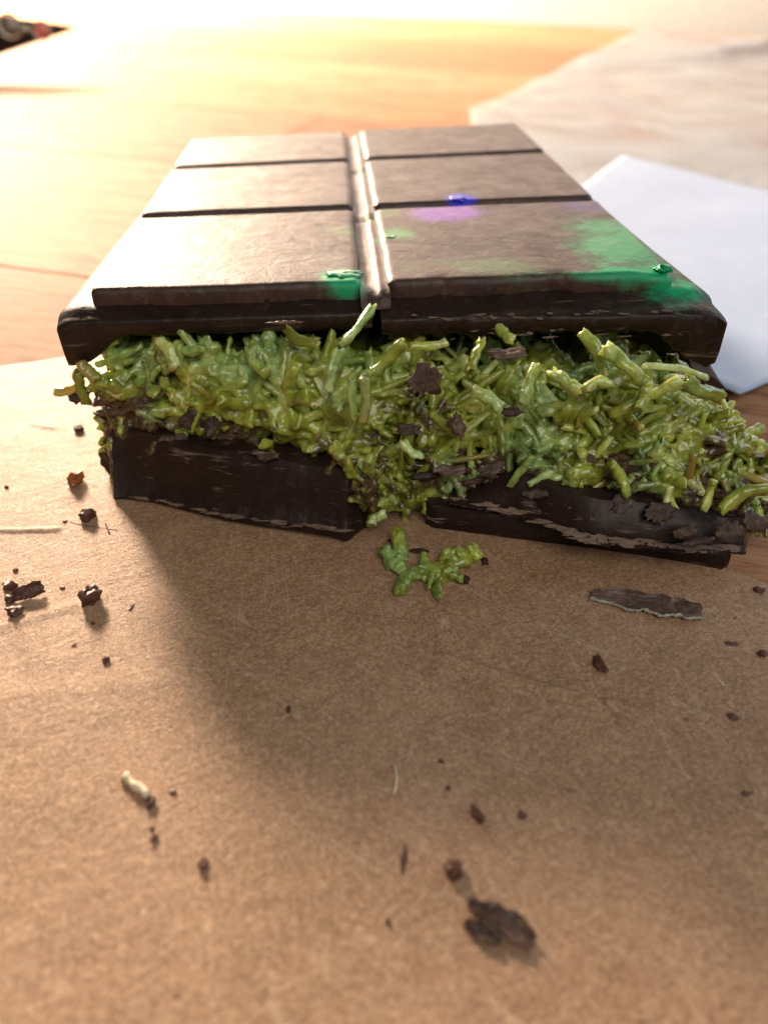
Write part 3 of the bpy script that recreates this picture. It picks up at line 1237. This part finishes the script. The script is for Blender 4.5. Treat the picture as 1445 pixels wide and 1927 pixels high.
OWN = [((150, 682), (180, 712), 8.85, 8.75, .07, OCHRE), ((106, 738), (150, 722), 8.8, 8.8, .05, OCHRE), ((150, 700), (165, 760), 8.8, 8.75, .06), ((700, 578), (645, 650), 8.5, 8.15, .065), ((760, 645), (700, 700), 7.95, 7.9, .07), ((768, 655), (840, 645), 8.5, 8.6, .05),
       ((684, 712), (682, 795), 7.95, 7.85, .05, OCHRE), ((662, 715), (668, 790), 8.0, 7.9, .05), ((1095, 625), (1140, 710), 8.6, 8.2, .065),
       ((1140, 655), (1215, 720), 8.2, 7.85, .075), ((1215, 720), (1200, 770), 7.85, 7.7, .065), ((1290, 715), (1355, 745), 7.95, 8.0, .08), ((1150, 780), (1280, 715), 7.85, 7.85, .055),
       ((1210, 690), (1330, 712), 8.1, 8.2, .035), ((985, 760), (1010, 690), 7.8, 8.0, .08), ((1040, 700), (1090, 735), 7.85, 7.75, .07), ((890, 735), (940, 765), 7.85, 7.7, .065),
       ((1355, 965), (1442, 920), 7.15, 7.25, .07), ((1325, 960), (1340, 905), 7.25, 7.4, .06), ((1245, 980), (1260, 915), 7.35, 7.5, .045), ((1100, 735), (1150, 725), 7.75, 7.8, .055),
       ((620, 735), (640, 660), 8.2, 8.4, .065), ((470, 655), (500, 700), 8.6, 8.35, .06), ((345, 660), (385, 655), 8.7, 8.65, .05), ((300, 640), (330, 690), 8.75, 8.5, .06), ((540, 620), (600, 650), 8.7, 8.5, .06),
       ((1230, 860), (1245, 830), 7.6, 7.7, .08), ((1180, 935), (1150, 875), 7.5, 7.6, .06), ((760, 830), (795, 860), 7.9, 7.8, .055), ((1000, 860), (960, 915), 7.8, 7.8, .05), ((700, 985), (722, 970), 7.35, 7.4, .055),
       ((905, 640), (880, 700), 8.4, 8.1, .07), ((935, 610), (965, 640), 8.9, 8.6, .065)]
for i, q in enumerate(OWN):
    a, b_, ya, yb, r0 = q[:5]
    own_strand(a, b_, ya - .05, yb - .05, r0, q[5] if len(q) > 5 else CREAM, rnd.uniform(-.06, .08), i)


# --- flakes of chocolate in the filling and on the shell
def flake_geo(c, nrm_, w_, h_, th, seed, ang=0.0, rag=0.35, bendy=0.2):
    """thin ragged plate"""
    r = random.Random(seed)
    n = nrm_.normalized()
    t = n.orthogonal().normalized()
    ref = Vector((1, 0, 0))
    t = (ref - n * ref.dot(n)).normalized()
    t.rotate(Matrix.Rotation(ang, 3, n))
    b_ = n.cross(t)
    K, RG = 26, 4
    vs, fs = [], []
    for side in (1, -1):
        for g_ in range(RG + 1):
            q = g_ / RG
            for k_ in range(K):
                an = 2 * math.pi * k_ / K
                R_ = 1 + rag * .45 * fb(math.cos(an) * 1.1, math.sin(an) * 1.1, 0, 1.0, seed, 2) + rag * .35 * random.Random(seed * 97 + k_).uniform(-1, 1)
                x_, y_ = math.cos(an) * R_ * w_ / 2 * q, math.sin(an) * R_ * h_ / 2 * q
                z_ = side * th / 2 * (1 - .6 * (q == 1)) + bendy * (x_ * x_ / w_ - y_ * y_ / h_) + th * .6 * fb(x_ * 8, y_ * 8, 0, 1, seed, 3)
                vs.append(c + t * x_ + b_ * y_ + n * z_)
    per = (RG + 1) * K
    for s_ in (0, 1):
        for g_ in range(RG):
            for k_ in range(K):
                k2 = (k_ + 1) % K
                a = s_ * per + g_ * K
                fs.append((a + k_, a + k2, a + K + k2, a + K + k_))
    for k_ in range(K):
        k2 = (k_ + 1) % K
        fs.append((RG * K + k_, RG * K + k2, per + RG * K + k2, per + RG * K + k_))
    return vs, fs


FLK = [((955, 665), 8.05, .50, .20, (0, -.25, 1), SHAVE, .1), ((800, 718), 7.80, .46, .40, (.1, -1, .35), CH_RAG, .6), ((770, 808), 7.85, .42, .15, (0, -.7, .7), CH_RAG, .0),
       ((500, 858), 8.05, .36, .14, (0, -.6, .8), CH_RAG, -.2), ((845, 885), 7.95, .45, .20, (0, -.6, .8), SHAVE, .1), ((925, 885), 7.8, .4, .18, (0, -.7, .7), CH_RAG, .3),
       ((960, 775), 7.75, .30, .12, (0, -.7, .7), CH_RAG, .0), ((150, 745), 8.75, .35, .2, (-.2, -.8, .4), CH_RAG, .5), 
       ((205, 870), 8.85, .3, .55, (-.3, -1, 0), CH_RAG, .1), ((1240, 965), 7.3, .4, .3, (0, -.8, .6), CH_RAG, .2), ((1170, 950), 7.45, .35, .25, (0, -.8, .6), CH_RAG, .8),
       ((1290, 1000), 7.05, .35, .2, (0, -.7, .7), CH_RAG, .4), ((1370, 1000), 7.0, .4, .25, (0, -.7, .7), CH_RAG, .3), ((1420, 985), 7.1, .35, .25, (.2, -.6, .7), CH_RAG, -.2), ((1010, 930), 7.65, .35, .15, (0, -.6, .8), CH_RAG, 0),
       ((1080, 945), 7.6, .3, .15, (0, -.6, .8), CH_RAG, .5), ((540, 607), 8.5, .5, .05, (0, -.8, .5), SHAVE, .05), ((360, 790), 8.45, .3, .25, (0, -.9, .4), CH_RAG, .4), ((400, 800), 8.4, .3, .2, (0, -.9, .4), CH_RAG, 1.4), ((330, 825), 8.5, .35, .15, (0, -.9, .4), CH_RAG, .1),
       ((860, 800), 7.9, .35, .2, (0, -.9, .4), CH_RAG, 2), ((895, 905), 7.85, .4, .1, (0, -.5, .8), CH_RAG, .3), ((1310, 1020), 6.95, .45, .12, (0, -.4, .9), CH_RAG, .2), ((800, 895), 8.05, .5, .12, (0, -.5, .8), CH_CUT, .1)]
for i, (p, y_, w_, h_, n_, m_, a_) in enumerate(FLK):
    vs, fs = flake_geo(sight(*p, y_ - .03), Vector(n_), w_ * .85, h_ * .85, .045, 40 + i, a_, .6)
    mesh('chocolate_flake', vs, fs, m_, bar, True, 40)

# crumbly chocolate bits pressed into the filling's lower edge
V2, F2 = [], []
for q in range(1000):
    if q < 700:
        x = rr.uniform(0.6, XMAX) if q % 3 else rr.uniform(2.4, XMAX)
        f = abs(rr.gauss(0, .13)) - .06
        if x < 1.2: f *= 1.5
    elif q < 900:
        x = rr.gauss(-2.15, .35)
        f = rr.gauss(.13, .08)
    else:
        x = rr.gauss(-3.6, .12)
        f = rr.uniform(-.1, .6)
    f = max(-.1, min(f, .95))
    if x < XMIN - .05 or x > XMAX + .15: continue
    n = fnormal(x, max(0, min(1, f)))
    c = fsurf(x, f) + n * rr.uniform(-.06, .05)
    s_ = rr.uniform(.012, .05) if q % 6 else rr.uniform(.05, .09)
    sd = rr.uniform(0, 99)
    o = len(V2)
    A3 = Vector((rr.uniform(.6, 1.8), rr.uniform(.5, 1), rr.uniform(.4, 1.2))) * s_
    V2 += [c + Vector((v.x * A3.x, v.y * A3.y, v.z * A3.z)) * (1 + .7 * nz(v.x, v.y, v.z, 2, sd)) for v in ICO2[0]]
    F2 += [tuple(k_ + o for k_ in f_) for f_ in ICO2[1]]
mesh('crumb_layer', V2, F2, choc('crumbly chocolate', (0.075, 0.040, 0.022), 0.55, 0, (), 0.9, False, 1.4, 2.0), bar, True, 35)['kind'] = 'stuff'

# pale edge splinters: thin ragged chips along broken edges
V3, F3 = [], []


def splinter(c, d, L, w_, sd):
    global V3, F3
    vs, fs = flake_geo(c, Vector((rr.uniform(-.2, .2), -.6, .8)), L, w_, .012, sd, math.atan2(d.z, d.x), .7, 0)
    o = len(V3)
    V3 += vs
    F3 += [tuple(k_ + o for k_ in f_) for f_ in fs]


for q in range(70):
    x = rr.uniform(XL[0] + .3, -0.45)
    t = (x - XL[0]) / (XL[-1] - XL[0])
    splinter(Vector((x, interp(x, XL, YL) + 0.0, lerp(.10, .26, t) + rr.uniform(-.015, .02))), Vector((1, 0, .05)), rr.uniform(.05, .26), rr.uniform(.012, .04), 300 + q)
for q in range(95):
    x = rr.uniform(XE[1], XE[-2])
    splinter(Vector((x, interp(x, XE, YE) - .0 + rr.uniform(0, .1), .45 + rr.uniform(0, .05))), Vector((1, 0, -.05)), rr.uniform(.08, .36), rr.uniform(.02, .065), 400 + q)
for q in range(40):
    u = rr.uniform(3.8, 7.2)
    out = lerp(0.30, 0.50, u / UL)
    h = rr.choice((-.3, -.5, -.55))
    splinter(tp(u, -out - .0, h + rr.uniform(-.04, .04)), Vector((1, 0, .04)), rr.uniform(.04, .2), rr.uniform(.012, .035), 500 + q)
mesh('edge_splinters', V3, F3, choc('torn pale chocolate', (0.13, 0.085, 0.06), 0.5, 0, (), 0.9, False, 1.4, 1.5), bar, True, 40)['kind'] = 'stuff'


# small raised chips of coloured cocoa butter
def chip(name, px, py, rx, ry, h, m, label, sd):
    c = at(px, py, 2.75, BX, BY) - nrm * h * .3
    vs = [c + Vector((v.x * rx, v.y * ry, v.z * h)) * (1 + .7 * nz(v.x, v.y, v.z, 1.9, sd)) for v in ICO3[0]]
    o = mesh(name, vs, ICO3[1], m, bar)
    o['label'] = label
    return o


GREEN = plain('emerald cocoa butter', (0.0, 0.30, 0.12), 0.25)
BLUE = plain('blue cocoa butter', (0.02, 0.02, 0.65), 0.25)
chip('colour_chip', 648, 515, .22, .16, .035, GREEN, 'glossy emerald chip on front edge of left square', 3)
chip('colour_chip', 862, 374, .13, .12, .03, BLUE, 'shiny blue drop in the groove of right column', 5)
chip('colour_chip', 735, 446, .08, .06, .02, GREEN, 'small dark green drop beside the centre channel', 6)
chip('colour_chip', 1248, 504, .10, .09, .05, GREEN, 'emerald lump on the right front corner', 8)

# ================================================================== CRUMBS
def crumb(px, py, w_, h_, label, m=CRUMB, seed=0, flat=0.6, name='chocolate_crumb', cat='crumb', group='chocolate crumbs on the baking paper', spiky=0.5, ang=0.0):
    """size in photo pixels"""
    p = at(px, py, 0.05)
    depth = (np.array(p) - CPOS) @ fw
    kx = depth / F_PX
    W, H_ = w_ * kx / 2, h_ * kx / 2
    hz = max(0.02, min(W, H_) * 1.0) * flat
    base = ground(p)
    vs = []
    for v in ICO3[0]:
        k_ = 1 + spiky * fb(v.x, v.y, v.z, 1.2, seed + 3.3, 4) * 1.2
        q = Vector((v.x * W, v.y * H_ * 1.2, v.z * hz)) * k_
        q.rotate(Matrix.Rotation(ang, 3, 'Z'))
        vs.append(Vector((p.x, p.y, base + hz * 0.75)) + q)
    o = mesh(name, vs, ICO3[1], m, None, True, 32)
    recentre(o)
    return tag(o, label, cat, group)


CR = [
    (145, 908, 26, 30, 'amber brown crumb alone left of the bar base, catching the lamp', AMBER, .9),
    (166, 974, 26, 24, 'dark pointed crumb beside the thin twig left of the bar', CRUMB, .9),
    (18, 1106, 24, 20, 'small curled crumb, upper one of the cluster at left frame edge', CRUMB, .9),
    (20, 1130, 18, 20, 'narrow brown crumb in the middle of the left edge cluster', CRUMB, .8),
    (30, 1154, 28, 20, 'brown crumb, lowest of the cluster at left frame edge', CRUMB, .8),
    (172, 1130, 30, 34, 'dark pyramid shaped crumb standing alone in the lamplight', CRUMB, 1.2),
    (150, 810, 16, 14, 'round dark crumb closest to the left side of the filling', CRUMB, .9),
    (118, 1106, 10, 7, 'tiny crumb between the left cluster and the pyramid crumb', CRUMB, .6),
    (200, 1243, 13, 12, 'small round crumb alone on bright paper left of the shadow', CRUMB, .8),
    (140, 1214, 7, 6, 'tiny dot crumb upper left of the small round crumb', CRUMB, .6),
    (175, 1172, 8, 6, 'tiny crumb just below the pyramid shaped crumb', CRUMB, .6),
    (247, 1141, 9, 14, 'faint slim crumb right of the pyramid crumb by the shadow edge', CRUMB, .4),
    (284, 1514, 18, 22, 'brown crumb touching the lower end of the cream pastry bit', CRUMB, .8),
    (326, 1490, 12, 11, 'tiny crumb just right of the cream pastry bit', CRUMB, .6),
    (290, 1579, 16, 13, 'small crumb straight below the cream pastry bit', CRUMB, .8),
    (287, 1560, 9, 8, 'minute crumb above the crumb below the cream pastry bit', CRUMB, .6),
    (382, 1628, 19, 17, 'round red brown crumb alone in the lower left', CRUMB, .8),
    (900, 1534, 18, 30, 'upright oval dark crumb above the large double shaving', CRUMB, .8),
    (856, 1638, 30, 32, 'thick dark crumb just above the large double shaving', CRUMB, 1.0),
    (760, 1618, 14, 46, 'slim brown smear shaped crumb left of the thick dark crumb', CRUMB, .3),
    (730, 1735, 10, 12, 'tiny dark crumb left of the large double shaving', CRUMB, .8),
    (983, 1531, 16, 14, 'faint crumb right of the upright oval crumb', CRUMB, .3),
    (843, 1481, 8, 8, 'tiny dot crumb between the pale curl and oval crumb', CRUMB, .8),
    (831, 1432, 14, 10, 'faint flat crumb upper right of the pale curl', CRUMB, .2),
    (1128, 1250, 22, 32, 'purplish flake crumb below the long shaving', CRUMB, .6),
    (1428, 1113, 22, 14, 'brown crumb at right frame edge below the wood', CRUMB, .8),
    (1376, 1212, 26, 9, 'thin flat crumb right of centre under the long shaving end', CRUMB, .5),
    (1433, 1232, 18, 14, 'dark crumb at right frame edge beside the thin flat crumb', CRUMB, .6),
    (1380, 1348, 24, 14, 'faint brown crumb lower right near the pale crease', CRUMB, .4),
    (1405, 1492, 22, 8, 'narrow dark crumb low at the right frame edge', CRUMB, .5),
    (543, 1336, 10, 16, 'faint upright crumb in the soft shadow edge', CRUMB, .4),
    (13, 916, 8, 7, 'tiny crumb at left frame edge above the cluster', CRUMB, .8),
    (30, 1073, 9, 8, 'tiny dark dot crumb just above the left cluster', CRUMB, .8),
    (123, 982, 7, 6, 'minute crumb at the left tip of the twig', CRUMB, .7),
]
for i, (x, y, w_, h_, lb, m_, fl_) in enumerate(CR):
    crumb(x, y, w_, h_, lb, m_, i * 7.7 + 1, fl_, ang=rnd.uniform(-.4, .4))


# curled shavings
def shaving(p0, p1, wid, label, m=SHAVE, seed=0, curl=0.5, lift=0.12, th=0.018, grp='chocolate shavings'):
    A_, B_ = at(*p0, 0.08), at(*p1, 0.08)
    ax = (B_ - A_)
    L = ax.length
    ax.normalize()
    sd = Vector((-ax.y, ax.x, 0))
    n, k_ = 60, 22
    vs, fs = [], []
    for side in (0, 1):
        for i in range(n + 1):
            t = i / n
            wl = wid * (0.25 + 0.75 * math.sin(math.pi * min(1, max(0, .03 + t * .80))) ** .8) * (1 + .18 * fb(t * 5, 0, 0, 1.6, seed, 4))
            for j in range(k_ + 1):
                s_ = j / k_ - 0.5
                rag = 0.16 * fb(t * 9, s_ * 3, 0, 1, seed, 4) * (abs(s_) * 2) ** 3
                c = A_ + ax * (L * t + .04 * fb(s_ * 5, t * 2, 0, 1, seed)) + sd * wl * (s_ + rag)
                g_ = ground(c)
                z_ = g_ + 0.02 + lift * (curl * (s_ * 2) ** 2 + .5 * (s_ + .5)) * (.6 + .4 * t) + .010 * fb(t * 3, s_ * 2, 0, 1, seed + 5, 3) + .012 * fb(t * 1.5, s_ * 16, 0, 1, seed + 8, 2)
                vs.append(Vector((c.x, c.y, z_ - side * th)))
    per = (n + 1) * (k_ + 1)
    for side in (0, 1):
        for i in range(n):
            for j in range(k_):
                a = side * per + i * (k_ + 1) + j
                fs.append((a, a + k_ + 1, a + k_ + 2, a + 1))
    def rim(seq):
        for a, b_ in zip(seq[:-1], seq[1:]):
            fs.append((a, b_, per + b_, per + a))
    rim([j for j in range(k_ + 1)])
    rim([n * (k_ + 1) + j for j in range(k_ + 1)])
    rim([i * (k_ + 1) for i in range(n + 1)])
    rim([i * (k_ + 1) + k_ for i in range(n + 1)])
    o = mesh('chocolate_shaving', vs, fs, m, None, True, 50)
    recentre(o)
    if seed == 3:
        P_ = []
        for i in range(n + 1):
            P_.append(vs[i * (k_ + 1)] + Vector((0, -.004, .004)))
        V_, F_ = tube_geo(P_, [.016 * (1 + .6 * fb(i * .4, 0, 0, 1, 3)) for i in range(n + 1)], 6, .5, 3)
        mesh('frosted_edge', V_, F_, PALE, o, True, 40)
    return tag(o, label, 'shaving', grp)


shaving((1112, 1116), (1318, 1156), .30, 'long curled shaving with frosted lower edge in front of the right end', SHAVE, 3, .3, .12)
shaving((25, 1128), (82, 1112), .16, 'bright backlit curled shaving in the cluster at left frame edge', CRUMB, 5, .5, .14)
o = shaving((885, 1700), (1000, 1772), .17, 'large blurred double shaving nearest the camera', SHAVE, 8, .6, .08, .03)
shaving((878, 1738), (940, 1768), .12, 'short blurred shaving lying against the large double one', SHAVE, 12, .6, .07, .03)


# fibres and pale bits
def fibre(pts, r0, label, m, name, cat, z=0.03, seed=0, lump=.1):
    P = [at(*p, 0.05) for p in pts]
    P = [Vector((p.x, p.y, ground(p) + r0 + z * (i % 2))) for i, p in enumerate(P)]
    path = []
    for i in range(len(P) - 1):
        for t in (0, .33, .66):
            path.append(P[i].lerp(P[i + 1], t))
    path.append(P[-1])
    for _ in range(2):
        path = [path[0]] + [(path[i - 1] + path[i] * 2 + path[i + 1]) / 4 for i in range(1, len(path) - 1)] + [path[-1]]
    rr_ = random.Random(seed)
    vs, fs = tube_geo(path, [r0 * rr_.uniform(.8, 1.2) for _ in path], 8, lump, seed)
    o = mesh(name, vs, fs, m)
    recentre(o)
    return tag(o, label, cat)


fibre([(740, 1438), (746, 1455), (746, 1475), (741, 1496)], .012, 'thin pale curl lying upright on the paper in the foreground', FIBRE, 'pastry_thread', 'thread', seed=1)
fibre([(237, 1462), (250, 1480), (268, 1488), (280, 1500)], .038, 'cream coloured pastry bit in the lower left', FIBRE, 'pastry_bit', 'pastry bit', 0.0, 2, .25)
fibre([(135, 984), (170, 990), (200, 995), (222, 997)], .006, 'thin dark twig lying beside the bar base', TWIG, 'twig', 'twig', 0.0, 3)
fibre([(199, 985), (203, 994), (206, 1004)], .012, 'short brown splinter crossing the thin twig', TWIG, 'splinter', 'splinter', 0.0, 4)
fibre([(1340, 1262), (1350, 1278), (1362, 1290)], .007, 'pale short hair on the paper at the right', FIBRE, 'hair', 'hair', 0.0, 5)
fibre([(815, 1150), (822, 1200), (818, 1260)], .004, 'faint upright hair on the shaded paper in the middle', TWIG, 'hair', 'hair', 0.0, 6)

# fallen lump of filling in front of the bar
V, Fc = [], []
LUMP = [((748, 1015), (752, 1050), .06), ((752, 1050), (740, 1062), .055), ((725, 1045), (738, 1060), .055), ((735, 1062), (752, 1068), .05), ((752, 1066), (775, 1078), .04),
        ((775, 1078), (758, 1095), .05), ((758, 1095), (752, 1112), .06), ((780, 1070), (800, 1075), .035), ((798, 1050), (800, 1078), .045), ((800, 1075), (830, 1070), .08), ((830, 1070), (845, 1080), .08),
        ((830, 1062), (862, 1052), .065), ((862, 1052), (885, 1042), .07), ((885, 1042), (902, 1050), .055), ((820, 1085), (825, 1115), .04), ((812, 1085), (806, 1105), .025), ((850, 1085), (868, 1088), .03), ((836, 1050), (842, 1042), .045),
        ((775, 1080), (800, 1085), .03)]
for i, (a, b_, r0) in enumerate(LUMP):
    A_, B_ = at(*a, .12), at(*b_, .12)
    zo = [rnd.uniform(-.05, .05) for _ in range(3)]
    hgt = .16 if a[1] < 1055 else .08
    A_.z = ground(A_) + hgt + zo[0]
    B_.z = ground(B_) + .08 + zo[1] * .5
    path = [A_.lerp(B_, t) for t in (-.1, .2, .5, .8, 1.1)]
    Vs, Fs = tube_geo(path, [r0 * 1.35 * rnd.uniform(.7, 1.2) for _ in path], 8, .3, i)
    addg(Vs, Fs)
for (px, py, q) in ((742, 1055, .1), (838, 1072, .12), (815, 1075, .1), (762, 1085, .08), (868, 1056, .09), (790, 1076, .06)):
    c = at(px, py, .1)
    c.z = ground(c) + .07
    addg([c + Vector((v.x * q * 1.2, v.y * q, v.z * q * .8)) * (1 + .7 * nz(v.x, v.y, v.z, 2.2, px)) for v in ICO2[0]], ICO2[1])
lump = remesh('filling_lump', V, Fc, 0.018, CREAM, None, 1, 0.02)
recentre(lump)
tag(lump, 'fallen glossy green pistachio lump in front of the bar', 'filling lump')
for i, (x, y, w_, h_, lb) in enumerate([(788, 1036, 40, 12, 'brown flake behind the fallen green lump'), (874, 1090, 18, 18, 'grey brown flake under the right end of the green lump'),
                                        (912, 1054, 12, 20, 'small pale chocolate flake at the right tip of the green lump'), (735, 1016, 12, 8, 'tiny pale flake at the upper left of the green lump')]):
    crumb(x, y, w_, h_, lb, CH_RAG, 90 + i * 3, .5, group=None)

# ================================================================== DEVICE at the far left corner of the table
T = sight(147, 50, 49)
L2 = at(-150, 150, 0.1)
L1 = sight(-160, 4, 47)
L3 = sight(-420, 60, 44)
fn = (L1 - T).cross(L2 - T).normalized()
if fn.y > 0:
    fn = -fn
dev = thing('electronic_device', 'dark device with round lenses leaning at the far left under the glare', 'device', (L2.x, L2.y, 0.02))
ring = [T, L1, L3 - fn * (L3 - T).dot(fn), L2]
open('/tmp/dev.txt', 'w').write(str(ring) + str(fn)) if 0 else None
cen = sum(ring, Vector()) / 4
vs = []
for dd, ins in ((-.6, .02), (-.5, 0), (-.12, 0), (-.03, .006), (0, .02)):
    for k_ in range(4):
        a, b_ = ring[k_], ring[(k_ + 1) % 4]
        for t in (.03, .97):
            vs.append(a.lerp(b_, t).lerp(cen, ins) + fn * dd)
fs = []
for r_ in range(4):
    for k_ in range(8):
        k2 = (k_ + 1) % 8
        fs.append((r_ * 8 + k_, r_ * 8 + k2, r_ * 8 + 8 + k2, r_ * 8 + 8 + k_))
fs += [tuple(range(8)), tuple(range(32, 40))]
mesh('body', vs, fs, BODY, dev, False)


def on_face(px, py):
    v = Vector(fw + RT * ((px - CX) / F_PX) + UP * ((CY - py) / F_PX))
    c0 = Vector(CPOS)
    return c0 + v * ((T - c0).dot(fn) / v.dot(fn))


def disc(name, c, r, h, m, parent, r_in=0):
    n = 28
    vs, fs = [], []
    ax = Vector((0, 0, 1)) - fn * fn.z
    ax.normalize()
    ay = fn.cross(ax)
    prof = [(r, -.02), (r, h), (r * .93, h * 1.15), (r_in or 0.0001, h * (1.15 if not r_in else 0.6))]
    for (q, z_) in prof:
        for k_ in range(n):
            vs.append(c + ax * (q * math.cos(2 * math.pi * k_ / n)) + ay * (q * math.sin(2 * math.pi * k_ / n)) + fn * z_)
    for i in range(len(prof) - 1):
        for k_ in range(n):
            k2 = (k_ + 1) % n
            fs.append((i * n + k_, i * n + k2, i * n + n + k2, i * n + n + k_))
    return mesh(name, vs, fs, m, parent)


for (px, py, q, m_, lb) in ((20, 48, .62, GLASSY, 'dark glassy lens'), (80, 57, .50, REDL, 'red tinted lens')):
    c = on_face(px, py)
    disc('lens_ring', c, q, .08, RIM, dev, q * .8)
    ln_ = disc('lens', c, q * .78, .05, m_, dev)
    ln_['label'] = lb
disc('flash_dot', on_face(50, 54), .16, .05, RIM, dev)
